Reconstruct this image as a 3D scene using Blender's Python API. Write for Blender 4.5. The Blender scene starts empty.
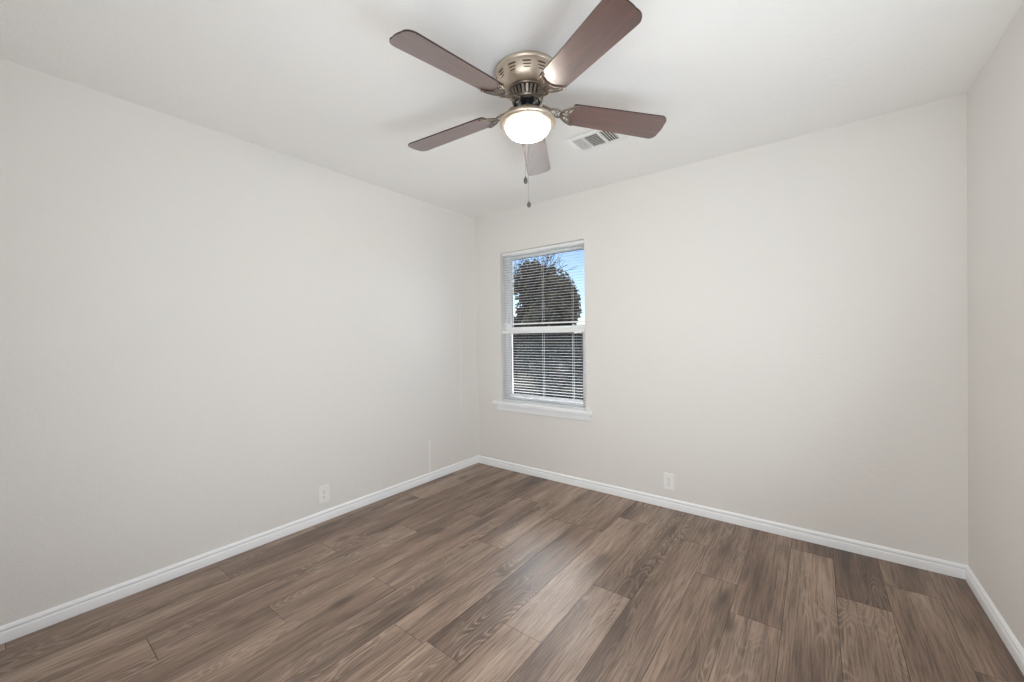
import bpy, math, random
from mathutils import Vector, Matrix
random.seed(7)
PI = math.pi
C = bpy.context.scene.collection
SC = bpy.context.scene

# ---------------------------------------------------------------- camera
cam_d = bpy.data.cameras.new('camera'); cam = bpy.data.objects.new('camera', cam_d); C.objects.link(cam)
YAW, PITCH, ROLL = -0.6492865, -0.0078376, -0.0119025
F = Vector((math.sin(YAW)*math.cos(PITCH), math.cos(YAW)*math.cos(PITCH), math.sin(PITCH)))
R0 = Vector((math.cos(YAW), -math.sin(YAW), 0)); U0 = R0.cross(F)
R1 = R0*math.cos(ROLL)+U0*math.sin(ROLL); U1 = -R0*math.sin(ROLL)+U0*math.cos(ROLL)
cam.matrix_world = Matrix(((R1.x, U1.x, -F.x, 2.70928), (R1.y, U1.y, -F.y, -2.98488), (R1.z, U1.z, -F.z, 1.244893), (0, 0, 0, 1)))
cam_d.sensor_width = 36; cam_d.lens = 400.516/1024*36; cam_d.clip_start = .02; cam_d.clip_end = 300
SC.camera = cam

# ---------------------------------------------------------------- world, sun, daylight portal, added fill, exposure
w = bpy.data.worlds.new('sky'); SC.world = w; w.use_nodes = True
nt = w.node_tree; nt.nodes.clear()
sky = nt.nodes.new('ShaderNodeTexSky'); sky.sky_type = 'NISHITA'; sky.sun_disc = False
sky.sun_elevation = math.radians(42); sky.sun_rotation = math.radians(215); sky.air_density = 1.0; sky.dust_density = .6
bgn = nt.nodes.new('ShaderNodeBackground'); bgn.inputs['Strength'].default_value = 0.26
wo = nt.nodes.new('ShaderNodeOutputWorld')
# unseen bright patch added high up for floor glare, clear blue lower down
GLARE_PATCH = 27.0
wtc = nt.nodes.new('ShaderNodeTexCoord'); wsep = nt.nodes.new('ShaderNodeSeparateXYZ'); wmr = nt.nodes.new('ShaderNodeMapRange'); wns = nt.nodes.new('ShaderNodeTexNoise')
wmr.interpolation_type = 'SMOOTHSTEP'; wmr.inputs['From Min'].default_value = .30; wmr.inputs['From Max'].default_value = .46
wns.inputs['Scale'].default_value = 3; wns.inputs['Detail'].default_value = 3
wml = nt.nodes.new('ShaderNodeMath'); wml.operation = 'MULTIPLY'; wml2 = nt.nodes.new('ShaderNodeMath'); wml2.operation = 'MULTIPLY'; wml2.inputs[1].default_value = GLARE_PATCH*2
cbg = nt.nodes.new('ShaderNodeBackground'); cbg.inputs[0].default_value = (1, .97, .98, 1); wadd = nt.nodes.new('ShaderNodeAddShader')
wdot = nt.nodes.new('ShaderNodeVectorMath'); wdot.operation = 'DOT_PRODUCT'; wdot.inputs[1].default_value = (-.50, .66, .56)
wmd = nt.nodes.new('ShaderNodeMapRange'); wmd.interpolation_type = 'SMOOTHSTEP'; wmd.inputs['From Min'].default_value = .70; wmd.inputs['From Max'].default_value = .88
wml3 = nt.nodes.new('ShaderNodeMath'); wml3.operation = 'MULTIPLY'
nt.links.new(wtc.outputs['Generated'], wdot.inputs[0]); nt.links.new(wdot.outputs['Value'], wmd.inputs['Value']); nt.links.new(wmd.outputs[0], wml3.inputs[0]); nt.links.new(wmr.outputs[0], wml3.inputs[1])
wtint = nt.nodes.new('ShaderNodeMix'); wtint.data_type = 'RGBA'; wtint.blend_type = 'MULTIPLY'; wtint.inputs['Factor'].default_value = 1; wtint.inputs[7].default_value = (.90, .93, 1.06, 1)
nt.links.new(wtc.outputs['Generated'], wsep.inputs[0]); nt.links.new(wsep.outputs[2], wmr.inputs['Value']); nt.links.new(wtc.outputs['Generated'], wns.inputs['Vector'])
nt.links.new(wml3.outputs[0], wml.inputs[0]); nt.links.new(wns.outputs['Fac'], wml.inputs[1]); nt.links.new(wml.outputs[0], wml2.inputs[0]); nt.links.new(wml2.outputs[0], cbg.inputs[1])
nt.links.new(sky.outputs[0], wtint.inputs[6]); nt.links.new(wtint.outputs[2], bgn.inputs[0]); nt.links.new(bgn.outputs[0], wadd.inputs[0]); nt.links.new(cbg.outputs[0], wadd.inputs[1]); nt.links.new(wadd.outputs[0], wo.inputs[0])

def light(name, kind, loc, energy, color, **kw):
    d = bpy.data.lights.new(name, kind); d.energy = energy; d.color = color
    for k, v in kw.items():
        if k not in ('aim',): setattr(d, k, v)
    o = bpy.data.objects.new(name, d); C.objects.link(o); o.location = loc
    if 'aim' in kw: o.rotation_euler = Vector(kw['aim']).to_track_quat('-Z', 'Y').to_euler()
    return o
light('sun', 'SUN', (0, 0, 20), 38.0, (1, .97, .94), angle=.01, aim=(.70, -.36, -.64))
# fill lights added in two made-up openings behind the camera
light('fill_right_opening', 'AREA', (3.33, -1.9, 1.15), 26, (.84, .935, 1), shape='RECTANGLE', size=1.3, size_y=1.55, aim=(-1, .15, .5), spread=math.radians(160))
light('fill_rear_opening', 'AREA', (2.2, -3.33, 1.06), 25, (.955, .98, .975), shape='RECTANGLE', size=1.7, size_y=1.95, aim=(-.5, 3.3, .95), spread=math.radians(150))
p_ = light('daylight_portal', 'AREA', (.755, .16, 1.345), 1, (1, 1, 1), shape='RECTANGLE', size=.9, size_y=1.42, aim=(0, -1, 0))
p_.data.cycles.is_portal = True
LAMP = 66.0
SC.view_settings.view_transform = 'Standard'; SC.view_settings.look = 'None'
SC.view_settings.gamma = 1; SC.view_settings.use_curve_mapping = False; SC.view_settings.exposure = 0.06
SC.cycles.max_bounces = 12; SC.cycles.diffuse_bounces = 8; SC.cycles.use_denoising = True
SC.cycles.caustics_reflective = False; SC.cycles.caustics_refractive = False; SC.cycles.transparent_max_bounces = 12
SC.cycles.sample_clamp_indirect = 6

# ---------------------------------------------------------------- materials
def mat(name, col=(.8, .8, .8), rough=.5, metal=0, coat=0, spec=.5, emis=None, es=0):
    m = bpy.data.materials.new(name); m.use_nodes = True
    b = m.node_tree.nodes['Principled BSDF']
    b.inputs['Base Color'].default_value = (*col, 1); b.inputs['Roughness'].default_value = rough
    b.inputs['Metallic'].default_value = metal; b.inputs['Coat Weight'].default_value = coat
    b.inputs['Specular IOR Level'].default_value = spec
    if emis: b.inputs['Emission Color'].default_value = (*emis, 1); b.inputs['Emission Strength'].default_value = es
    return m
def N(m, t, **kw):
    n = m.node_tree.nodes.new(t)
    for k, v in kw.items():
        if isinstance(k, str) and hasattr(n, k): setattr(n, k, v)
    return n
def L(m, a, b): m.node_tree.links.new(a, b)
def bsdf(m): return m.node_tree.nodes['Principled BSDF']
def coords(m, scale=(1, 1, 1), rot=(0, 0, 0)):
    tc = N(m, 'ShaderNodeTexCoord'); mp = N(m, 'ShaderNodeMapping')
    mp.inputs['Scale'].default_value = scale; mp.inputs['Rotation'].default_value = rot
    L(m, tc.outputs['Object'], mp.inputs[0]); return mp.outputs[0]
def noise(m, vec, scale, detail=3, rough=.5, dist=0):
    n = N(m, 'ShaderNodeTexNoise'); n.inputs['Scale'].default_value = scale; n.inputs['Detail'].default_value = detail
    n.inputs['Roughness'].default_value = rough; n.inputs['Distortion'].default_value = dist
    if vec is not None: L(m, vec, n.inputs['Vector'])
    return n.outputs['Fac']
def ramp(m, fac, stops):
    r = N(m, 'ShaderNodeValToRGB'); e = r.color_ramp.elements
    while len(e) < len(stops): e.new(.5)
    for k, (p, c) in enumerate(stops):
        e[k].position = p; e[k].color = (*c, 1) if len(c) == 3 else c
    L(m, fac, r.inputs[0]); return r.outputs[0]
def mix(m, fac, a, b, mode='MIX'):
    x = N(m, 'ShaderNodeMix'); x.data_type = 'RGBA'; x.blend_type = mode
    for s, v in ((x.inputs['Factor'], fac), (x.inputs[6], a), (x.inputs[7], b)):
        if isinstance(v, (int, float)): s.default_value = v
        elif isinstance(v, tuple): s.default_value = (*v, 1)
        else: L(m, v, s)
    return x.outputs[2]
def math_(m, op, a, b=0., c=0.):
    x = N(m, 'ShaderNodeMath'); x.operation = op
    for s, v in zip(x.inputs, (a, b, c)):
        if isinstance(v, (int, float)): s.default_value = v
        else: L(m, v, s)
    return x.outputs[0]
def bump(m, h, strength, dist=.01):
    b = N(m, 'ShaderNodeBump'); b.inputs['Strength'].default_value = strength; b.inputs['Distance'].default_value = dist
    L(m, h, b.inputs['Height']); L(m, b.outputs[0], bsdf(m).inputs['Normal'])

def plaster(name, col, rough, s, st):
    m = mat(name, col, rough, spec=.35)
    v = coords(m); h = noise(m, v, s, 4, .6); h2 = noise(m, v, s*.22, 2)
    hh = math_(m, 'ADD', h, math_(m, 'MULTIPLY', h2, .8))
    bump(m, hh, st, .004)
    L(m, mix(m, noise(m, v, 1.3, 3), tuple(x*.975 for x in col), tuple(min(1, x*1.02) for x in col)), bsdf(m).inputs['Base Color'])
    return m
M_WALL = plaster('wall_paint', (.805, .788, .765), .62, 95, .30)
M_CEIL = plaster('ceiling_paint', (.90, .893, .88), .8, 60, .55)
M_TRIM = mat('trim_paint', (.91, .925, .95), .3)
M_VINYL = mat('window_vinyl', (.91, .92, .925), .35)
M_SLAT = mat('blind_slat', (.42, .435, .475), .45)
M_CORD = mat('blind_cord', (.8, .8, .8), .8)
M_GASKET = mat('gasket', (.06, .06, .065), .6)
M_PLATE = mat('outlet_plastic', (.90, .895, .885), .35)
M_HOLE = mat('outlet_slot', (.05, .05, .05), .6)
M_VENT = mat('vent_enamel', (.83, .83, .82), .4)
M_VDARK = mat('duct_shade', (.16, .135, .115), .8)
M_SHADE = mat('exterior_siding', (.45, .4, .35), .8)

# floor wood -------------------------------------------------------
M_FLOOR = mat('oak_laminate', rough=.36, spec=.5)
m = M_FLOOR
at = N(m, 'ShaderNodeAttribute'); at.attribute_name = 'plank'; sep = N(m, 'ShaderNodeSeparateColor'); L(m, at.outputs['Color'], sep.inputs[0])
rx, ry, rz = sep.outputs[0], sep.outputs[1], sep.outputs[2]
tc = N(m, 'ShaderNodeTexCoord'); sx = N(m, 'ShaderNodeSeparateXYZ'); L(m, tc.outputs['Object'], sx.inputs[0])
X = math_(m, 'ADD', sx.outputs[0], math_(m, 'MULTIPLY', rx, 37.0)); Y = math_(m, 'ADD', sx.outputs[1], math_(m, 'MULTIPLY', ry, 53.0))
def vec(kx, ky, kz=0.):
    c = N(m, 'ShaderNodeCombineXYZ'); L(m, math_(m, 'MULTIPLY', X, kx), c.inputs[0]); L(m, math_(m, 'MULTIPLY', Y, ky), c.inputs[1])
    L(m, math_(m, 'ADD', math_(m, 'MULTIPLY', rz, 19.), kz), c.inputs[2]); return c.outputs[0]
fld = noise(m, vec(6.5, 1.35), 1.0, 2.2, .45)                       # slow field whose contours are the cathedral figure
cont = math_(m, 'PINGPONG', math_(m, 'MULTIPLY', fld, 30.0), .5)
contl = ramp(m, math_(m, 'MULTIPLY', cont, 2.), [(.0, (1, 1, 1)), (.28, (.5, .5, .5)), (.55, (0, 0, 0))])
fig = ramp(m, noise(m, vec(5, 1.1, 7.3), 1.0, 2), [(.48, (0, 0, 0)), (.62, (1, 1, 1))])
pore = noise(m, vec(150, 5.5), 1.0, 3, .65)
streak = noise(m, vec(26, 1.0, 3.1), 1.0, 5, .65, .6)
tone = noise(m, vec(4.2, .7, 1.7), 1.0, 3, .5)
base = ramp(m, tone, [(.30, (.132, .087, .064)), (.46, (.228, .160, .121)), (.60, (.315, .231, .180)), (.76, (.395, .300, .237))])
board = ramp(m, rz, [(0, (.93, .915, .90)), (.5, (1.02, 1.0, .985)), (1, (1.12, 1.11, 1.09))])
base = mix(m, 1., base, board, 'MULTIPLY')
base = mix(m, .8, base, ramp(m, streak, [(.28, (.50, .46, .45)), (.5, (1, 1, 1)), (.72, (1.28, 1.26, 1.22))]), 'MULTIPLY')
base = mix(m, .85, base, ramp(m, pore, [(.36, (.52, .49, .47)), (.52, (1, 1, 1)), (.7, (1.3, 1.27, 1.24))]), 'MULTIPLY')
lf = math_(m, 'MULTIPLY', math_(m, 'MULTIPLY', contl, fig), math_(m, 'MULTIPLY', pore, 1.15))
base = mix(m, lf, base, (.42, .33, .265))
dark = math_(m, 'MULTIPLY', ramp(m, noise(m, vec(9, 1.4, 11.), 1.0, 2), [(.60, (0, 0, 0)), (.74, (1, 1, 1))]), .75)
base = mix(m, dark, base, (.055, .036, .027))
vo = N(m, 'ShaderNodeTexVoronoi'); vo.inputs['Scale'].default_value = 1.0; L(m, vec(3.4, 1.9, .0), vo.inputs['Vector'])
kn = ramp(m, vo.outputs['Distance'], [(.05, (1, 1, 1)), (.15, (0, 0, 0))])
base = mix(m, math_(m, 'MULTIPLY', kn, .6), base, (.045, .028, .02))
L(m, base, bsdf(m).inputs['Base Color'])
L(m, math_(m, 'ADD', math_(m, 'MULTIPLY', pore, .12), .33), bsdf(m).inputs['Roughness'])
bump(m, math_(m, 'ADD', pore, math_(m, 'MULTIPLY', noise(m, vec(3, 1), 1.0, 1), 1.2)), .10, .002)
M_GAP = mat('plank_gap', (.035, .026, .02), .7)

# fan materials ----------------------------------------------------
def brushed(name, col, rough):
    m = mat(name, col, rough, 1.0); v = coords(m, (1, 1, 40))
    L(m, math_(m, 'ADD', math_(m, 'MULTIPLY', noise(m, v, 14, 3), .14), rough-.07), bsdf(m).inputs['Roughness']); return m
M_NICKEL = brushed('brushed_nickel', (.70, .605, .505), .42)
M_PEWTER = brushed('pewter_scroll', (.27, .23, .195), .32)
M_BLACK = mat('black_motor', (.012, .012, .013), .35)
M_SLOT = mat('louver_slot_shade', (.13, .07, .03), .5)
M_CHAIN = mat('chain_metal', (.42, .40, .38), .35, 1.0)
M_FOB = mat('fob_metal', (.13, .12, .11), .35, .6)
M_EDGE = mat('blade_edge', (.035, .016, .013), .4)
M_BLADE = mat('cherry_blade', rough=.35, coat=1)
m = M_BLADE
bsdf(m).inputs['Coat Roughness'].default_value = .30; bsdf(m).inputs['Coat IOR'].default_value = 2.3
v = coords(m, (2.2, 34, 10)); g = noise(m, v, 1.6, 5, .6); v2 = coords(m, (1.5, 9, 9)); g2 = noise(m, v2, 1.5, 3)
c1 = ramp(m, g, [(.3, (.040, .013, .012)), (.5, (.085, .027, .023)), (.72, (.14, .050, .038))])
L(m, mix(m, .45, c1, ramp(m, g2, [(.3, (.6, .55, .55)), (.7, (1.3, 1.25, 1.2))]), 'MULTIPLY'), bsdf(m).inputs['Base Color'])
M_BOWL = mat('frosted_glass_lit', (.95, .94, .9), .35, emis=(1, .91, .79), es=LAMP)

# glass: thin pane that mirrors a little and lets the rest through
M_GLASS = bpy.data.materials.new('window_glass'); M_GLASS.use_nodes = True
g_ = M_GLASS.node_tree; g_.nodes.clear()
o_ = g_.nodes.new('ShaderNodeOutputMaterial'); mx = g_.nodes.new('ShaderNodeMixShader'); tr = g_.nodes.new('ShaderNodeBsdfTransparent'); gl = g_.nodes.new('ShaderNodeBsdfGlossy')
tr.inputs[0].default_value = (.90, .93, .93, 1); gl.inputs['Roughness'].default_value = .02
fr = g_.nodes.new('ShaderNodeFresnel'); fr.inputs[0].default_value = 1.25
g_.links.new(fr.outputs[0], mx.inputs[0]); g_.links.new(tr.outputs[0], mx.inputs[1]); g_.links.new(gl.outputs[0], mx.inputs[2]); g_.links.new(mx.outputs[0], o_.inputs[0])

def leafmat(name, a, b, c):
    a, b, c = [tuple(v*.62 for v in q) for q in (a, b, c)]
    m = mat(name, a, .9, spec=0.0); r = ramp(m, noise(m, coords(m), 1.4, 3), [(.3, a), (.5, b), (.7, c)]); L(m, r, bsdf(m).inputs['Base Color']); return m
M_LEAF_OAK = leafmat('autumn_oak_leaves', (.05, .04, .026), (.15, .118, .072), (.32, .26, .17))
M_LEAF_DK = leafmat('dark_evergreen_leaves', (.012, .014, .015), (.03, .033, .032), (.07, .075, .07))
M_LEAF_BR = leafmat('brown_shrub_leaves', (.02, .016, .018), (.07, .058, .06), (.22, .19, .19))
M_BARK = leafmat('bark', (.03, .024, .022), (.045, .038, .034), (.06, .052, .045))
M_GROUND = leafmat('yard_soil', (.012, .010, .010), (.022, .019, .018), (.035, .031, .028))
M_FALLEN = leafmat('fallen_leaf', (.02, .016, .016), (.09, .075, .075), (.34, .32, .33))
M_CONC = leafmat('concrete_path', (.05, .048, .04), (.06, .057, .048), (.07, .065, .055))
M_BOUNCE = mat('bounce_concrete', (.72, .70, .66), .8)
M_ROOF = leafmat('roof_shingle', (.09, .10, .12), (.12, .13, .155), (.15, .16, .19))
M_FENCE = leafmat('fence_board', (.03, .026, .024), (.045, .04, .037), (.06, .052, .048))

# ---------------------------------------------------------------- mesh helpers
class MB:
    def __init__(s): s.v = []; s.f = []; s.mi = []
    def add(s, vs, fs, mi=0):
        n = len(s.v); s.v += [tuple(x) for x in vs]; s.f += [tuple(i+n for i in f) for f in fs]; s.mi += [mi]*len(fs); return s
    def box(s, a, b, mi=0, M=None):
        (x0, y0, z0), (x1, y1, z1) = a, b
        vs = [Vector(p) for p in ((x0, y0, z0), (x1, y0, z0), (x1, y1, z0), (x0, y1, z0), (x0, y0, z1), (x1, y0, z1), (x1, y1, z1), (x0, y1, z1))]
        if M: vs = [M @ p for p in vs]
        return s.add(vs, [(0, 3, 2, 1), (4, 5, 6, 7), (0, 1, 5, 4), (1, 2, 6, 5), (2, 3, 7, 6), (3, 0, 4, 7)], mi)
    def lathe(s, prof, n=48, c=(0, 0), mi=0, closed=False):
        vs = []; fs = []; k = len(prof)
        for i in range(n):
            a = 2*PI*i/n
            for r, z in prof: vs.append((c[0]+r*math.cos(a), c[1]+r*math.sin(a), z))
        for i in range(n):
            j = (i+1) % n
            for q in range(k if closed else k-1):
                q2 = (q+1) % k
                fs.append((i*k+q, j*k+q, j*k+q2, i*k+q2))
        return s.add(vs, fs, mi)
    def tube(s, pts, r, n=8, flat=1., mi=0, up=Vector((0, 0, 1))):
        pts = [Vector(p) for p in pts]; rs = r if isinstance(r, (list, tuple)) else [r]*len(pts)
        vs = []; fs = []
        for i, p in enumerate(pts):
            t = (pts[min(i+1, len(pts)-1)]-pts[max(i-1, 0)]).normalized()
            u = up if abs(t.dot(up)) < .95 else Vector((1, 0, 0))
            a = t.cross(u).normalized(); b = a.cross(t).normalized()
            for k in range(n):
                h = 2*PI*k/n; vs.append(p+a*rs[i]*math.cos(h)+b*rs[i]*flat*math.sin(h))
        for i in range(len(pts)-1):
            for k in range(n):
                k2 = (k+1) % n; fs.append((i*n+k, i*n+k2, (i+1)*n+k2, (i+1)*n+k))
        fs.append(tuple(range(n-1, -1, -1))); fs.append(tuple((len(pts)-1)*n+k for k in range(n)))
        return s.add(vs, fs, mi)
    def prism(s, outline, z0, z1, mi=0, side=None, M=None):
        n = len(outline)
        vs = [Vector((x, y, z0)) for x, y in outline]+[Vector((x, y, z1)) for x, y in outline]
        if M: vs = [M @ p for p in vs]
        s.add(vs, [tuple(range(n-1, -1, -1)), tuple(range(n, 2*n))], mi)
        s.v = s.v[:-2*n] if False else s.v
        base = len(s.v)-2*n
        for i in range(n):
            j = (i+1) % n; s.f.append((base+i, base+j, base+n+j, base+n+i)); s.mi.append(mi if side is None else side)
        return s
    def build(s, name, mats, parent=None, smooth=0, bevel=0, loc=None):
        me = bpy.data.meshes.new(name); me.from_pydata(s.v, [], s.f)
        mats = mats if isinstance(mats, (list, tuple)) else [mats]
        for q in mats: me.materials.append(q)
        for p, i in zip(me.polygons, s.mi): p.material_index = i
        o = bpy.data.objects.new(name, me); C.objects.link(o)
        if parent is not None: o.parent = parent
        if loc: o.location = loc
        if smooth:
            for p in me.polygons: p.use_smooth = True
            me.set_sharp_from_angle(angle=math.radians(smooth))
        if bevel:
            b = o.modifiers.new('bevel', 'BEVEL'); b.width = bevel; b.segments = 2; b.limit_method = 'ANGLE'; b.angle_limit = math.radians(40)
        return o
def empty(name, loc=(0, 0, 0), rot=(0, 0, 0)):
    o = bpy.data.objects.new(name, None); C.objects.link(o); o.location = loc; o.rotation_euler = rot; o.empty_display_size = .1; return o
def tag(o, label, cat, group=None, kind=None):
    o['label'] = label; o['category'] = cat
    if group: o['group'] = group
    if kind: o['kind'] = kind
    return o
def struct(o): o['kind'] = 'structure'; return o

# ---------------------------------------------------------------- room shell
W, H, D, T = 3.31568, 2.44, -3.30, .16
def wall_with_hole(plane, a0, a1, hole, p0, p1, name):
    """plane 'y': wall spans x a0..a1 between y=p0 and p1; plane 'x': spans y a0..a1 between x=p0 and p1."""
    b = MB(); u0, u1, z0, z1 = hole
    for s0, s1, t0, t1 in ((a0, u0, 0, H), (u1, a1, 0, H), (u0, u1, 0, z0), (u0, u1, z1, H)):
        if plane == 'y': b.box((s0, p0, t0), (s1, p1, t1))
        else: b.box((p0, s0, t0), (p1, s1, t1))
    return struct(b.build(name, M_WALL))
WX0, WX1, WZ0, WZ1 = .312, 1.197, .640, 2.052
wall_with_hole('y', 0, W, (WX0, WX1, WZ0, WZ1), 0, T, 'wall_back')
struct(MB().box((-T, D-T, 0), (0, T, H)).build('wall_left', M_WALL))
wall_with_hole('x', D-T, T, (-2.58, -1.22, .34, 1.96), W, W+T, 'wall_right')
wall_with_hole('y', 0, W, (1.32, 3.08, .04, 2.08), D-T, D, 'wall_front')
struct(MB().box((-T, D-T, H), (W+T, T, H+.15)).build('ceiling', M_CEIL))

# floor of staggered planks: one mesh, a thin dark gap between boards
PW = .1935; X0 = 2.200-12*PW; fb = MB(); cols = []
known = {10: -1.149-0.0, 9: -.35, 8: -.62, 7: -1.917, 6: -1.16, 5: -1.765, 4: -.915, 3: -1.31, 2: -1.75, 1: -2.22, 12: -.735, 13: -.97, 11: -.42, 14: -.16, 15: -.55, 16: -.30, 17: -.8}
fb.box((0, D, -.05), (W, 0, -.0012), 1); cols += [None]*6
for r in range(0, 20):
    xa, xb = X0+(r-1)*PW+.0+PW*0, X0+r*PW
    # row r covers [2.2-(12-r)*PW-..]; clip to the room
    xa, xb = 2.200+(r-12)*PW, 2.200+(r-11)*PW
    xa2, xb2 = max(xa, 0), min(xb, W)
    if xb2-xa2 < .003: continue
    j = known.get(r, -random.random()*1.2); LEN = 1.28
    while j < 0: j += LEN
    y = j
    while y > D:
        ya, yb = max(y-LEN, D), min(y, 0)
        if yb-ya > .004:
            g1 = .0010; c = (random.random(), random.random(), random.random())
            fb.box((xa2+g1, ya+g1, -.0012), (xb2-g1, yb-g1, 0), 0); cols += [c]*6
        y -= LEN
fl = struct(fb.build('floor', [M_FLOOR, M_GAP]))
ca = fl.data.color_attributes.new('plank', 'FLOAT_COLOR', 'CORNER')
for p, c in zip(fl.data.polygons, cols):
    for li in p.loop_indices: ca.data[li].color = (*(c or (0, 0, 0)), 1)
struct(MB().box((-T, D-T, -.12), (W+T, T, -.05)).build('floor_slab', M_SHADE))

# baseboards: profile (depth from wall, height)
BP = [(0, 0), (.013, 0), (.013, .040), (.0115, .044), (.0085, .0465), (.0085, .050), (.0115, .0525), (.0125, .057), (.0115, .061), (.008, .0655), (.0035, .069), (0, .0705)]
def baseboard(name, p0, p1, inward, m0=1, m1=1):
    p0, p1, inward = Vector(p0), Vector(p1), Vector(inward); t = (p1-p0).normalized(); b = MB(); n = len(BP); vs = []
    for p, s in ((p0, m0), (p1, -m1)):
        for d, z in BP: vs.append(p+inward*d+t*(d*s)+Vector((0, 0, z)))
    fs = [(i, (i+1) % n, n+(i+1) % n, n+i) for i in range(n)]+[tuple(range(n-1, -1, -1)), tuple(range(n, 2*n))]
    return struct(b.add(vs, fs).build(name, M_TRIM, smooth=35))
baseboard('baseboard_left', (0, D, 0), (0, 0, 0), (1, 0, 0))
baseboard('baseboard_back', (0, 0, 0), (W, 0, 0), (0, -1, 0))
baseboard('baseboard_right', (W, 0, 0), (W, D, 0), (-1, 0, 0))
baseboard('baseboard_front', (1.32, D, 0), (0, D, 0), (0, 1, 0), 0)
# narrow raised white strips on the left wall
struct(MB().box((0, -.643, .0705), (.0030, -.627, .362)).build('trim_1', M_TRIM, bevel=.0008))
struct(MB().box((0, -.238, .43), (.0010, -.231, 1.55)).build('trim_2', M_TRIM, bevel=.0004))

struct(MB().box((-1.2, T, 2.50), (W+1.2, T+1.45, 2.62)).build('sun_blocking_eave', M_TRIM, bevel=.01))  # unseen overhang added to keep direct sun out of the window
# ---------------------------------------------------------------- window with sill, sashes
win = struct(empty('window_1', ((WX0+WX1)/2, 0, WZ0)))
ox, oy, oz = win.location
def wb(*boxes):
    b = MB()
    for (a, c) in boxes: b.box((a[0]-ox, a[1], a[2]-oz), (c[0]-ox, c[1], c[2]-oz))
    return b
FY0, FY1 = .070, .150
wb(((WX0, FY0, WZ0), (WX0+.028, FY1, WZ1)), ((WX1-.028, FY0, WZ0), (WX1, FY1, WZ1)), ((WX0+.028, FY0, WZ0), (WX1-.028, FY1, WZ0+.028)), ((WX0+.028, FY0, WZ1-.028), (WX1-.028, FY1, WZ1))).build('window_frame', M_VINYL, win, bevel=.002)
def sash(name, z0, z1, y0, y1, st, rb, rt):
    xa, xb = WX0+.028, WX1-.028
    o = wb(((xa, y0, z0), (xa+st, y1, z1)), ((xb-st, y0, z0), (xb, y1, z1)), ((xa+st, y0, z0), (xb-st, y1, z0+rb)), ((xa+st, y0, z1-rt), (xb-st, y1, z1))).build(name, M_VINYL, win, bevel=.002)
    ym = (y0+y1)/2
    wb(((xa+st-.004, ym-.002, z0+rb-.004), (xb-st+.004, ym+.002, z1-rt+.004))).build('pane', M_GLASS, o)
    g = .005
    wb(((xa+st, ym-.008, z0+rb), (xa+st+g, ym-.0025, z1-rt)), ((xb-st-g, ym-.008, z0+rb), (xb-st, ym-.0025, z1-rt)), ((xa+st+g, ym-.008, z0+rb), (xb-st-g, ym-.0025, z0+rb+g)), ((xa+st+g, ym-.008, z1-rt-g), (xb-st-g, ym-.0025, z1-rt))).build('gasket', M_GASKET, o)
    return o
lower = sash('lower_sash', WZ0+.028, 1.345, .074, .104, .030, .035, .036)
upper = sash('upper_sash', 1.315, WZ1-.028, .112, .140, .022, .030, .025)
# the interior stool and apron under it
wb(((.224, -.040, .611), (1.268, 0, .640)), ((WX0+.0005, 0, .622), (WX1-.0005, .070, .6405))).build('window_sill', M_TRIM, win, bevel=.004)
wb(((.262, -.013, .556), (1.240, 0, .611))).build('sill_apron', M_TRIM, win, bevel=.003)

def blind(z0, z1, label, xa, xb, head_h):
    root = tag(empty('window_blind', ((xa+xb)/2, .040, z1)), label, 'blind', 'mini blinds on the window')
    ex, ey, ez = root.location; hw = (xb-xa)/2
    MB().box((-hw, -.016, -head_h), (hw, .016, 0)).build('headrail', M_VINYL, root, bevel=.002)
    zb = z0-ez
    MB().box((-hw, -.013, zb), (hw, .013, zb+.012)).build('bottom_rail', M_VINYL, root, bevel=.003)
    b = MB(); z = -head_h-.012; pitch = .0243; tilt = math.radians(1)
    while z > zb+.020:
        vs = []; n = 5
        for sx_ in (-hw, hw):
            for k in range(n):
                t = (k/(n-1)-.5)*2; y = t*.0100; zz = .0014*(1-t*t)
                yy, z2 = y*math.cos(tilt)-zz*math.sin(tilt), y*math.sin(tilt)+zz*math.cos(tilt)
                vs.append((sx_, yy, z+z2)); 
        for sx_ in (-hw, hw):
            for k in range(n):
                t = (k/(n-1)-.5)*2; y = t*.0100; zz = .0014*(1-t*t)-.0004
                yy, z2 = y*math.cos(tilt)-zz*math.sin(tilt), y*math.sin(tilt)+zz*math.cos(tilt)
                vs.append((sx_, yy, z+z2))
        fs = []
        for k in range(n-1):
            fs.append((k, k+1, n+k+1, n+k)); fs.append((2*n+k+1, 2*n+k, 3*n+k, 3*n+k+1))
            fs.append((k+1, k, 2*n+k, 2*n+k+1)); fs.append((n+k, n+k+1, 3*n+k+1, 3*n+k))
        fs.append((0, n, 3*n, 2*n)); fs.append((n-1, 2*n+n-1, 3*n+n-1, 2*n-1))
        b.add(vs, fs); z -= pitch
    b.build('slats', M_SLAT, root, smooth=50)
    for x in (.415, .767, 1.066):
        c = MB()
        for yy in (-.0130, .0130): c.tube([(x-ex, yy, -head_h), (x-ex, yy, zb+.012)], .0007, 5)
        c.build('ladder_cord', M_CORD, root)
        MB().lathe([(0, zb-.004), (.006, zb-.004), (.007, zb), (0, zb+.001)], 10, (x-ex, 0)).build('cord_button', M_VINYL, root)
    return root
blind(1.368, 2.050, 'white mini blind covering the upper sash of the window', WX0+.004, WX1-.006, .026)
blind(.642, 1.312, 'white mini blind covering the lower sash, directly above the sill', WX0+.004, WX1-.006, .026)

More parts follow.
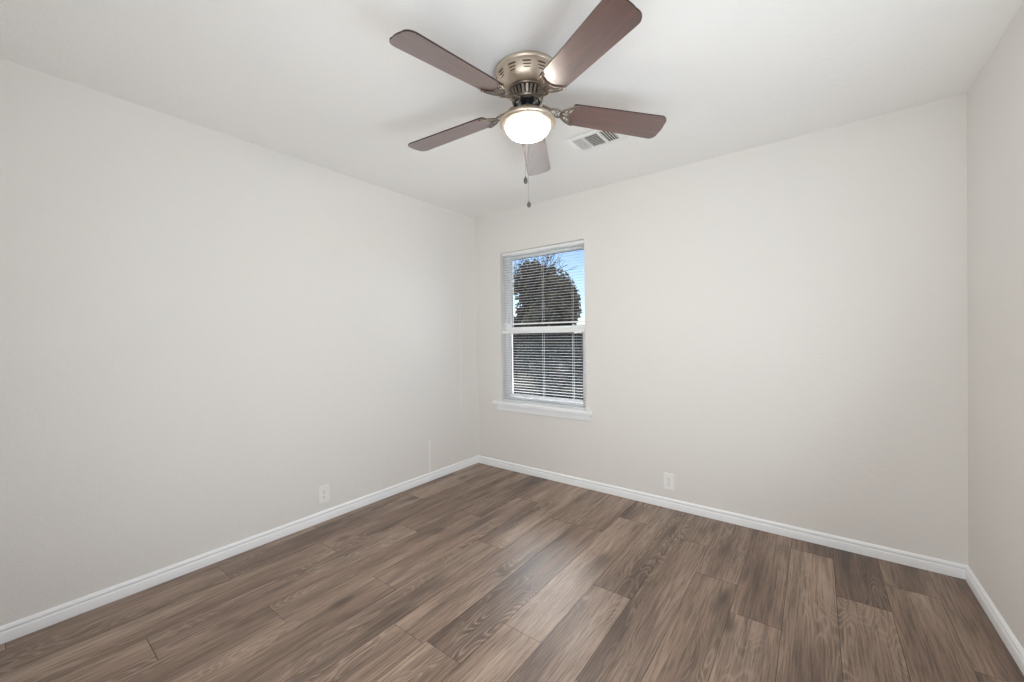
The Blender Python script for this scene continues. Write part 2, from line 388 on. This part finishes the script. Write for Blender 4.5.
# window and door added behind the camera for the fill lights: plain frames
def added_opening(name, boxes):
    r = struct(empty(name, (0, 0, 0))); b = MB()
    for a, c in boxes: b.box(a, c)
    b.build('window_frame', M_VINYL, r, bevel=.003)
added_opening('added_window', [((W+.09, -2.58, .34), (W+.13, -1.22, .38)), ((W+.09, -2.58, 1.92), (W+.13, -1.22, 1.96)), ((W+.09, -2.58, .38), (W+.13, -2.54, 1.92)), ((W+.09, -1.26, .38), (W+.13, -1.22, 1.92)), ((W+.09, -1.92, .38), (W+.13, -1.88, 1.92))])
added_opening('added_door', [((1.32, D-.13, .04), (3.08, D-.09, .08)), ((1.32, D-.13, 2.04), (3.08, D-.09, 2.08)), ((1.32, D-.13, .08), (1.36, D-.09, 2.04)), ((3.04, D-.13, .08), (3.08, D-.09, 2.04)), ((2.18, D-.13, .08), (2.22, D-.09, 2.04))])
MB().box((W+.135, -2.60, .30), (W+.140, -1.20, 2.0)).build('sky_blocker', M_SLAT, bpy.data.objects['added_window'])  # opaque panel added behind the fill light to block the sky
MB().box((1.30, D-.140, .0), (3.10, D-.135, 2.10)).build('sky_blocker', M_SLAT, bpy.data.objects['added_door'])  # second added panel, blocks the sky behind the rear fill light

# ---------------------------------------------------------------- outlets
def rrect(cx, cy, w_, h_, r, n=5):
    o = []
    for sx_, sy_, a0 in ((1, 1, 0), (-1, 1, 90), (-1, -1, 180), (1, -1, 270)):
        for k in range(n+1):
            a = math.radians(a0+90*k/n); o.append((cx+sx_*(w_/2-r)+r*math.cos(a), cy+sy_*(h_/2-r)+r*math.sin(a)))
    return o
def outlet(loc, rot, label):
    r = tag(empty('wall_outlet', loc, rot), label, 'outlet', 'outlets low on the walls')
    # local: x across, z up, -y into the room
    M = Matrix(((1, 0, 0, 0), (0, 0, -1, 0), (0, 1, 0, 0), (0, 0, 0, 1)))
    MB().prism(rrect(0, 0, .073, .117, .004), 0, .0065, M=M).build('cover_plate', M_PLATE, r, bevel=.002)
    for s in (1, -1):
        cz = .0195*s
        out = [(math.cos(t)*.0172, cz+max(-.0135, min(.0135, math.sin(t)*.0172))) for t in [2*PI*k/28 for k in range(28)]]
        f = MB().prism(out, .0060, .0078, M=M).build('receptacle', M_PLATE, r, bevel=.0005)
        b = MB()
        for x, hh in ((-.0064, .0082), (.0064, .0066)):
            b.prism([(x-.0011, cz+.003-hh/2), (x+.0011, cz+.003-hh/2), (x+.0011, cz+.003+hh/2), (x-.0011, cz+.003+hh/2)], .0072, .0081, M=M)
        b.prism([(.0026*math.cos(k*PI/6), cz-.0072+.0026*math.sin(k*PI/6)) for k in range(12)], .0072, .0081, M=M)
        b.build('socket_slots', M_HOLE, f)
    MB().prism([(.0034*math.cos(k*PI/6), .0034*math.sin(k*PI/6)) for k in range(12)], .0060, .0078, M=M).build('screw', M_CHAIN, r)
outlet((0, -1.583, .184), (0, 0, PI/2), 'white duplex outlet on the left wall, just above the baseboard')
outlet((1.857, 0, .193), (0, 0, 0), 'white duplex outlet on the back wall, below and right of the window')

# ---------------------------------------------------------------- ceiling register
vt = tag(empty('ceiling_vent', (1.664, -.748, H)), 'white metal air register with three louvred sections on the ceiling behind the fan', 'vent')
b = MB(); hx, hy = .160, .104
fx0, fx1, fy0, fy1 = -.126, .118, -.070, .078
for a, c in (((-hx, -hy, -.013), (fx0, hy, -.004)), ((fx1, -hy, -.013), (hx, hy, -.004)), ((fx0, -hy, -.013), (fx1, fy0, -.004)), ((fx0, fy1, -.013), (fx1, hy, -.004)),
             ((-.062, fy0, -.012), (-.052, fy1, 0)), ((.030, fy0, -.012), (.044, fy1, 0))): b.box(a, c)
b.build('vent_frame', M_VENT, vt, bevel=.003)
MB().box((fx0-.02, fy0-.02, -.004), (fx1+.02, fy1+.02, 0)).build('duct_shade_panel', M_VDARK, vt)  # flat dark panel; shade of the missing duct depth is in its colour
def louvres(x0, x1, along, tilt, label_n):
    b = MB()
    n = 5 if along == 'x' else 4
    if along == 'x':
        for k in range(8):
            y = fy0+(k+.5)*(fy1-fy0)/8; Mx = Matrix.Translation((0, y, -.0085)) @ Matrix.Rotation(tilt, 4, 'X')
            b.box((x0, -.0055, -.0004), (x1, .0055, .0004), 0, Mx)
    else:
        for k in range(5):
            x = x0+(k+.5)*(x1-x0)/5; Mx = Matrix.Translation((x, 0, -.0085)) @ Matrix.Rotation(tilt, 4, 'Y')
            b.box((-.0048, fy0, -.0004), (.0048, fy1, .0004), 0, Mx)
    b.build('louvres', M_VENT, vt)
louvres(fx0, -.062, 'y', math.radians(-80), 0)
louvres(-.052, .030, 'x', math.radians(52), 1)
louvres(.044, fx1, 'y', math.radians(30), 2)
for y in (-.088, .090):
    MB().lathe([(0, -.0155), (.0035, -.015), (.0042, -.0128), (0, -.0125)], 12, (0, y)).build('screw', M_VENT, vt)

# ---------------------------------------------------------------- ceiling fan
FC = (1.6765, -1.4893)
fan = tag(empty('ceiling_fan', (FC[0], FC[1], H)), 'five-blade flush-mount ceiling fan with dark cherry blades, nickel housing and lit bowl light', 'ceiling fan')
Z = lambda z: z-H
MB().lathe([(0, Z(2.4399)), (.141, Z(2.4399)), (.1425, Z(2.434)), (.141, Z(2.428)), (.137, Z(2.424)), (.1385, Z(2.414)), (.1385, Z(2.405)), (.135, Z(2.392)),
            (.129, Z(2.380)), (.121, Z(2.370)), (.110, Z(2.361)), (.097, Z(2.355)), (.086, Z(2.353)), (0, Z(2.353))], 72).build('motor_housing', M_NICKEL, fan, smooth=40)
# decorative louvre slots, three rows: raised dark strips, recess shade put into the colour
prof = [(.1388, 2.4095), (.1372, 2.398), (.1340, 2.387), (.1275, 2.3765), (.1195, 2.3672)]
def slot_row(z0, z1, r0, r1, width):
    for g in range(13):
        b = MB()
        ac = math.radians(-55.4)+g*2*PI/13; n = 8; vs = []
        for k in range(n+1):
            a = ac+(k/n-.5)*width; e = math.sin(PI*k/n)**.5 if 0 < k < n else 0
            zm, rm = (z0+z1)/2, (r0+r1)/2
            for s in (-1, 1):
                z = zm+s*(z1-z0)/2*e; r = rm+s*(r1-r0)/2*e
                vs.append(((r+.0009)*math.cos(a), (r+.0009)*math.sin(a), Z(z)))
            # raised lip sheltering the slot
        b.add(vs, [(2*k, 2*k+2, 2*k+3, 2*k+1) for k in range(n)], 0)
        b.tube([((max(r0, r1)+.0018)*math.cos(ac+(k/n-.5)*width), (max(r0, r1)+.0018)*math.sin(ac+(k/n-.5)*width), Z(z1)) for k in range(n+1)], [.0004]+[.0016]*(n-1)+[.0004], 6, mi=1)
        b.build('louvre_slot', [M_SLOT, M_NICKEL], fan, smooth=50)
slot_row(2.3985, 2.4055, .1362, .1385, .30); slot_row(2.3875, 2.3925, .1325, .1352, .27); slot_row(2.3785, 2.3825, .1275, .1303, .22)
# slotted ring under the housing
MB().lathe([(.078, Z(2.3525)), (.089, Z(2.3525)), (.091, Z(2.348)), (.089, Z(2.344)), (.083, Z(2.343)), (.078, Z(2.3445))], 64, closed=True).build('collar', M_PEWTER, fan, smooth=40)
b = MB(); NR = 26
for k in range(NR):
    a = 2*PI*k/NR; ca_, sa = math.cos(a), math.sin(a)
    t = Vector((-sa, ca_, 0)); 
    p0 = Vector((.082*ca_, .082*sa, Z(2.345))); p1 = Vector((.066*ca_, .066*sa, Z(2.312))); nrm = Vector((ca_, sa, -.45)).normalized()
    w0, w1 = .0054, .0046; q = .004
    vs = [p0-t*w0, p0+t*w0, p1+t*w1, p1-t*w1, p0-t*w0-nrm*q, p0+t*w0-nrm*q, p1+t*w1-nrm*q, p1-t*w1-nrm*q]
    b.add(vs, [(0, 1, 2, 3), (7, 6, 5, 4), (0, 4, 5, 1), (1, 5, 6, 2), (2, 6, 7, 3), (3, 7, 4, 0)])
b.lathe([(.0585, Z(2.3135)), (.0685, Z(2.3135)), (.0695, Z(2.309)), (.067, Z(2.304)), (.0585, Z(2.303))], 64, closed=True)
b.build('vented_ring', M_PEWTER, fan, smooth=35)
MB().lathe([(0, Z(2.352)), (.070, Z(2.352)), (.056, Z(2.312)), (.050, Z(2.303)), (0, Z(2.303))], 48).build('motor', M_BLACK, fan, smooth=40)
MB().lathe([(0, Z(2.305)), (.027, Z(2.305)), (.027, Z(2.286)), (0, Z(2.286))], 40).build('switch_housing', M_BLACK, fan, smooth=40)
# light kit
MB().lathe([(0, Z(2.288)), (.024, Z(2.288)), (.026, Z(2.285)), (.027, Z(2.268)), (.036, Z(2.262)), (.046, Z(2.257)), (.072, Z(2.250)), (.098, Z(2.240)), (.115, Z(2.228)), (.1215, Z(2.219)), (.1255, Z(2.216)), (.1265, Z(2.210)), (.1235, Z(2.205)),
            (.118, Z(2.203)), (.116, Z(2.199)), (.108, Z(2.196)), (.1015, Z(2.194)), (.1005, Z(2.200)), (.1005, Z(2.212)), (.06, Z(2.232)), (0, Z(2.236))], 72).build('light_fitter', M_NICKEL, fan, smooth=35)
bowl = [(.0990, Z(2.206))]+[(.0990*math.cos(a), Z(2.192)-.050*math.sin(a)) for a in [PI/2*k/12 for k in range(13)]]
bo = MB().lathe(bowl, 64).build('glass_bowl', M_BOWL, fan, smooth=60); bo['label'] = 'glowing frosted glass bowl'
# fitter thumb screws
for k in range(3):
    a = math.radians(-55.4)+k*2*PI/3
    MB().tube([(r*math.cos(a), r*math.sin(a), Z(2.2225)) for r in (.116, .1285)], [.0022, .0022], 8).build('thumb_screw', M_FOB, fan)
# pull chains: from the near edge of the fitter, draped straight down
rc = Vector((.797, .604)); dc = Vector((.568, -.824))
def pull_chain(lat, zend, rad, fob):
    P = dc*rad+rc*lat; b = MB(); z = 2.206
    top = [(P.x*.97, P.y*.97, Z(2.216)), (P.x, P.y, Z(2.206))]
    b.tube(top+[(P.x, P.y, Z(zend))], .0008, 6)
    while z > zend+.004:
        vs = []; r = .00145
        b.lathe([(0, Z(z)-r), (r*.8, Z(z)-r*.6), (r, Z(z)), (r*.8, Z(z)+r*.6), (0, Z(z)+r)], 6, (P.x, P.y)); z -= .0052
    ch = b.build('pull_chain', M_CHAIN, fan)
    h = fob
    MB().lathe([(0, Z(zend)+.004), (.0032, Z(zend)+.003), (.0045, Z(zend)-.001), (.0078, Z(zend)-h*.30), (.0088, Z(zend)-h*.55), (.0080, Z(zend)-h*.8), (.0045, Z(zend)-h), (0, Z(zend)-h-.001)], 16, (P.x, P.y)).build('fob', M_FOB, ch, smooth=60)
pull_chain(-.0105, 1.918, .1285, .026)
pull_chain(.0022, 1.815, .1285, .022)

# blades and their scrolled irons, built once in local axes (x outward, y across) then copied
RT, W0, W1 = .665, .0595, .0715
def blade_outline():
    o = []; x0 = .200
    # root: gentle curve
    for k in range(9):
        t = -1+2*k/8; o.append((x0+.012*(t*t)-.004, t*W0*.97))
    o.insert(0, (x0+.02, -W0)); o.append((x0+.02, W0))
    # far end with rounded corners
    rr = .034; xt = RT; b_ = W1
    xt += .004
    for k in range(9):
        a = PI/2-(PI/2)*k/8; o.append((xt-.012-rr+rr*math.cos(a), b_-rr+rr*math.sin(a)))
    for k in range(1, 8):
        t = 1-2*k/8; o.append((xt-.012+.003*(1-(t/.75)**2 if abs(t) < .75 else 0), (b_-rr)*t))
    for k in range(9):
        a = -(PI/2)*k/8; o.append((xt-.012-rr+rr*math.cos(a), -b_+rr+rr*math.sin(a)))
    return o
blade0 = MB().prism(blade_outline()[::1], -.003, .003, 0, 1)
def arcp(cx, cy, r, a0, a1, n=16, ry=None):
    ry = ry or r
    return [(cx+r*math.cos(math.radians(a0+(a1-a0)*k/n)), cy+ry*math.sin(math.radians(a0+(a1-a0)*k/n))) for k in range(n+1)]
def iron_mesh():
    b = MB(); zb = -.0075
    def sw(pts, r, z=zb, flat=.7):
        b.tube([(x, y, z if not callable(z) else z(x)) for x, y in pts], [q*1.25 for q in r] if isinstance(r, list) else r*1.25, 8, flat)
    # crescent cradling the blade root: outer and inner arcs meeting in horns
    n = 20
    outer = []; inner = []
    for k in range(n+1):
        t = -1+2*k/n
        outer.append((.158+.060*abs(t)**1.9, .058*t)); inner.append((.192+.027*abs(t)**1.4, .053*t))
    tap = [.0016+.0040*(1-abs(-1+2*k/n)**2.2) for k in range(n+1)]
    sw(outer, tap); sw(inner, [x*.8 for x in tap])
    for s in (1, -1):
        # horn tips curl
        sw([(.216, .0545*s), (.224, .0560*s), (.230, .0520*s), (.229, .0470*s), (.223, .0465*s)], [.0032, .0034, .0030, .0024, .0014])
        # ring scrolls between the arcs
        sw(arcp(.177, .0200*s, .0108, 0, 360, 16), .0024)
        sw(arcp(.192, .0395*s, .0066, 0, 360, 12), .0021)
        # S-curved arms back to the hub
        arm = [(.163, .011*s), (.150, .019*s), (.136, .0205*s), (.122, .0150*s), (.108, .0085*s), (.094, .0090*s), (.080, .0120*s), (.066, .0125*s)]
        zz = lambda x: zb+.0*(x) if x > .15 else zb+(.15-x)/.09*.022
        sw(arm, [.0042, .0042, .0040, .0040, .0042, .0044, .0046, .0046], zz, .8)
        sw(arcp(.137, .0115*s, .0072, 0, 360, 14), .0018, zz)
    # central spine with leaf
    sw([(.160, 0), (.172, 0), (.184, 0), (.196, 0)], [.006, .0085, .0060, .0012])
    sw([(.112, 0), (.098, 0), (.080, 0), (.066, 0)], [.0030, .0060, .0075, .0075], lambda x: zb+(.15-x)/.09*.022)
    return b
iron0 = iron_mesh()
SCREWS = [MB().lathe([(0, -.0062), (.0030, -.0058), (.0042, -.0038), (.0042, -.0028)], 10, q) for q in ((.207, .030), (.207, -.030), (.202, 0))]
PH, Z0_, DZ, PIT = 4.5813, 2.2759, -.0535, 2.9329
adj = [(.0145, .0040, .0080, .0011), (-.0087, -.0011, -.0075, .0336), (.0022, 0, 0, -.0025), (.0133, -.0057, -.0098, -.0254), (-.0213, .0027, .0093, -.0068)]
bl_src = ir_src = sc_src = None
for i, (dp, dz0, ddz, dpi) in enumerate(adj):
    a = PH-i*2*PI/5+dp; er = Vector((math.cos(a), math.sin(a), 0)); et = Vector((-math.sin(a), math.cos(a), 0))
    pi_ = PIT+dpi; slope = DZ+ddz
    ex_ = Vector((er.x, er.y, slope)).normalized()
    ey_ = -(et*math.cos(pi_)+Vector((0, 0, math.sin(pi_))))       # across the blade
    ey_ = (ey_-ex_*ey_.dot(ex_)).normalized(); ez_ = ex_.cross(ey_)
    org = Vector((0, 0, Z(Z0_+dz0)-slope*.2)) 
    Mw = Matrix(((ex_.x, ey_.x, ez_.x, org.x), (ex_.y, ey_.y, ez_.y, org.y), (ex_.z, ey_.z, ez_.z, org.z), (0, 0, 0, 1)))
    if bl_src is None:
        bl_src = blade0.build('blade', [M_BLADE, M_EDGE], fan); ir_src = iron0.build('blade_iron', M_PEWTER, fan, smooth=60); sc_src = [q.build('screw', M_PEWTER, ir_src) for q in SCREWS]
        bl, ir, sc = bl_src, ir_src, sc_src
    else:
        bl = bl_src.copy(); ir = ir_src.copy(); sc = [q.copy() for q in sc_src]
        for q in [bl, ir]+sc: C.objects.link(q)
        bl.parent = fan; ir.parent = fan
        for q in sc: q.parent = ir
    bl.matrix_local = Mw; ir.matrix_local = Mw

# ---------------------------------------------------------------- outside the window
GZ = -.35
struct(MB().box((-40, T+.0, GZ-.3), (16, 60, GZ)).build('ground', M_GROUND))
tag(MB().box((-3.2, T+.01, GZ), (4.6, 3.3, GZ+.05)).build('bounce_slab', M_BOUNCE, bevel=.01), 'unseen pale patio slab directly outside the window', 'reflector')  # out-of-view slab added to bounce sunlight up through the window
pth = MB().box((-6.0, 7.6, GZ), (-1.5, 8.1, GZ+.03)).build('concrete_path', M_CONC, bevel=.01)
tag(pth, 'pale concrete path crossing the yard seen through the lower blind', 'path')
b = MB()
for k in range(700):
    x = random.uniform(-12, 0); y = random.choice((random.uniform(4.5, 7.4), random.uniform(8.3, 11.7))); s = random.uniform(.03, .07); a = random.uniform(0, 6.28); z = GZ+random.uniform(.03, .06)
    b.add([(x+s*math.cos(a+q*PI/2), y+s*math.sin(a+q*PI/2)*.8, z+random.uniform(-.01, .03)) for q in range(4)], [(0, 1, 2, 3)])
tag(b.build('fallen_leaves', M_FALLEN), 'pale fallen leaves scattered over the yard outside', 'leaves', kind='stuff')

def foliage(cx, cz, rx, ry, rz, n, s, seed, lumps=7, hollow=.55):
    """leaf blades filling a lumpy crown, local coordinates about the trunk base"""
    rnd = random.Random(seed); b = MB()
    cl = [(0, 0, 0, 1.)]+[(rnd.uniform(-.6, .6), rnd.uniform(-.6, .6), rnd.uniform(-.45, .6), rnd.uniform(.35, .55)) for _ in range(lumps)]
    for k in range(n):
        c = cl[0] if rnd.random() < .55 else rnd.choice(cl[1:])
        u = rnd.uniform(-1, 1); t = rnd.uniform(0, 6.283); q = math.sqrt(1-u*u); r = c[3]*rnd.uniform(hollow, 1)*(1 if c[3] < 1 else .85)
        p = Vector(((c[0]+r*q*math.cos(t))*rx, (c[1]+r*q*math.sin(t))*ry, cz+(c[2]+r*u)*rz))
        if p.z < .05: continue
        d1 = Vector((rnd.gauss(0, 1), rnd.gauss(0, 1), rnd.gauss(0, 1))).normalized(); d2 = d1.orthogonal().normalized(); ss = s*rnd.uniform(.6, 1.3)
        b.add([p-d1*ss, p+d2*ss*.55, p+d1*ss, p-d2*ss*.55], [(0, 1, 2, 3)])
    return b
def tree(name, x, y, label, cat, crown, trunk_h, trunk_r, mat_, group=None):
    r = tag(empty(name, (x, y, GZ)), label, cat, group)
    crown.build('crown', mat_, r)
    b = MB(); rnd = random.Random(x); b.tube([(0, 0, -.1), (.05, 0, trunk_h*.5), (0, .05, trunk_h)], [trunk_r*1.3, trunk_r, trunk_r*.7], 10)
    for k in range(6):
        a = rnd.uniform(0, 6.28); b.tube([(0, 0, trunk_h*.7), (math.cos(a)*trunk_h*.25, math.sin(a)*trunk_h*.25, trunk_h*1.05), (math.cos(a)*trunk_h*.45, math.sin(a)*trunk_h*.45, trunk_h*1.35)], [trunk_r*.5, trunk_r*.35, trunk_r*.15], 6)
    b.build('trunk', M_BARK, r); return r
tree('oak_tree', -8.9, 15.6, 'broad brown-leaved oak filling the middle of the upper window', 'tree', foliage(0, 3.2, 2.15, 2.0, 2.6, 9000, .12, 3), 2.6, .2, M_LEAF_OAK)
tree('evergreen_tree', -6.6, 21.5, 'dark evergreen tree low on the right side of the upper window', 'tree', foliage(0, 2.1, 2.6, 2.2, 1.9, 5000, .12, 5), 1.5, .18, M_LEAF_DK)
tree('evergreen_tree', -16.2, 19.5, 'dark evergreen tree behind and left of the brown oak', 'tree', foliage(0, 1.6, 3.4, 2.2, 1.9, 5000, .14, 6), 1.6, .18, M_LEAF_DK)
# bare winter tree at the left: branching twigs
bt = tag(empty('bare_tree', (-7.0, 10.2, GZ)), 'bare branching tree whose twigs show against the sky in the upper window', 'tree')
b = MB(); rnd = random.Random(12)
def branch(p, d, ln, r, depth):
    q = p+d*ln; mid = p+d*ln*.5+Vector((rnd.gauss(0, 1), rnd.gauss(0, 1), rnd.gauss(0, 1)))*ln*.06
    b.tube([p, mid, q], [r, r*.85, r*.7], 5 if depth > 2 else 4)
    if depth == 0: return
    for k in range(3 if depth > 1 else 4):
        nd = (d+Vector((rnd.gauss(0, .48), rnd.gauss(0, .48), rnd.gauss(.12, .35)))).normalized()
        branch(p+d*ln*rnd.uniform(.55, 1.), nd, ln*rnd.uniform(.6, .8), r*.62, depth-1)
branch(Vector((0, 0, -.1)), Vector((0, 0, 1)), 2.2, .08, 5)
b.build('branches', M_BARK, bt)
b = MB()
for k in range(420):
    p = Vector((rnd.gauss(0, .75), rnd.gauss(0, .75), rnd.uniform(2.8, 5.0))); d1 = Vector((rnd.gauss(0, 1), rnd.gauss(0, 1), rnd.gauss(0, 1))).normalized(); d2 = d1.orthogonal().normalized(); s = .045
    b.add([p-d1*s, p+d2*s*.6, p+d1*s, p-d2*s*.6], [(0, 1, 2, 3)])
b.build('leaves', M_LEAF_BR, bt)
# shrubs in the yard
sh = [(-3.2, 6.6, .9, 'leafy brown shrub nearest the window on the right', M_LEAF_BR), (-4.9, 8.8, 1.3, 'dark shrub standing in the middle of the yard beyond the path', M_LEAF_DK), (-4.9, 10.6, 1.2, 'brown shrub beyond the path on the left', M_LEAF_BR),
      (-2.6, 10.4, 1.4, 'tall dark shrub at the right beyond the path', M_LEAF_DK)]
for k, (x, y, hh, lb, mm) in enumerate(sh):
    r = tag(empty('shrub', (x, y, GZ)), lb, 'shrub', 'shrubs in the yard')
    foliage(0, hh*.55, hh*.75, hh*.7, hh*.55, 2200, .05, 20+k).build('foliage', mm, r)
    b = MB(); rn = random.Random(k)
    for q in range(6):
        a = rn.uniform(0, 6.28); b.tube([(0, 0, -.05), (math.cos(a)*hh*.3, math.sin(a)*hh*.3, hh*.7)], [.018, .008], 6)
    b.build('stems', M_BARK, r)
# board fence at the back of the yard
fe = tag(empty('wooden_fence', (-8, 11.9, GZ)), 'weathered board fence closing the yard behind the shrubs', 'fence')
b = MB()
for k in range(90):
    b.box((-9+k*.2, 0, .03), (-9+k*.2+.188, .02, 1.75+.01*(k % 3)))
b.build('boards', M_FENCE, fe)
for k in range(9):
    MB().box((-9+k*2.2, .06, 0), (-9+k*2.2+.09, .15, 1.8)).build('fence_post', M_FENCE, fe)
b = MB()
for z in (.4, 1.4): b.box((-9, .02, z), (9, .06, z+.09))
b.build('fence_rails', M_FENCE, fe)
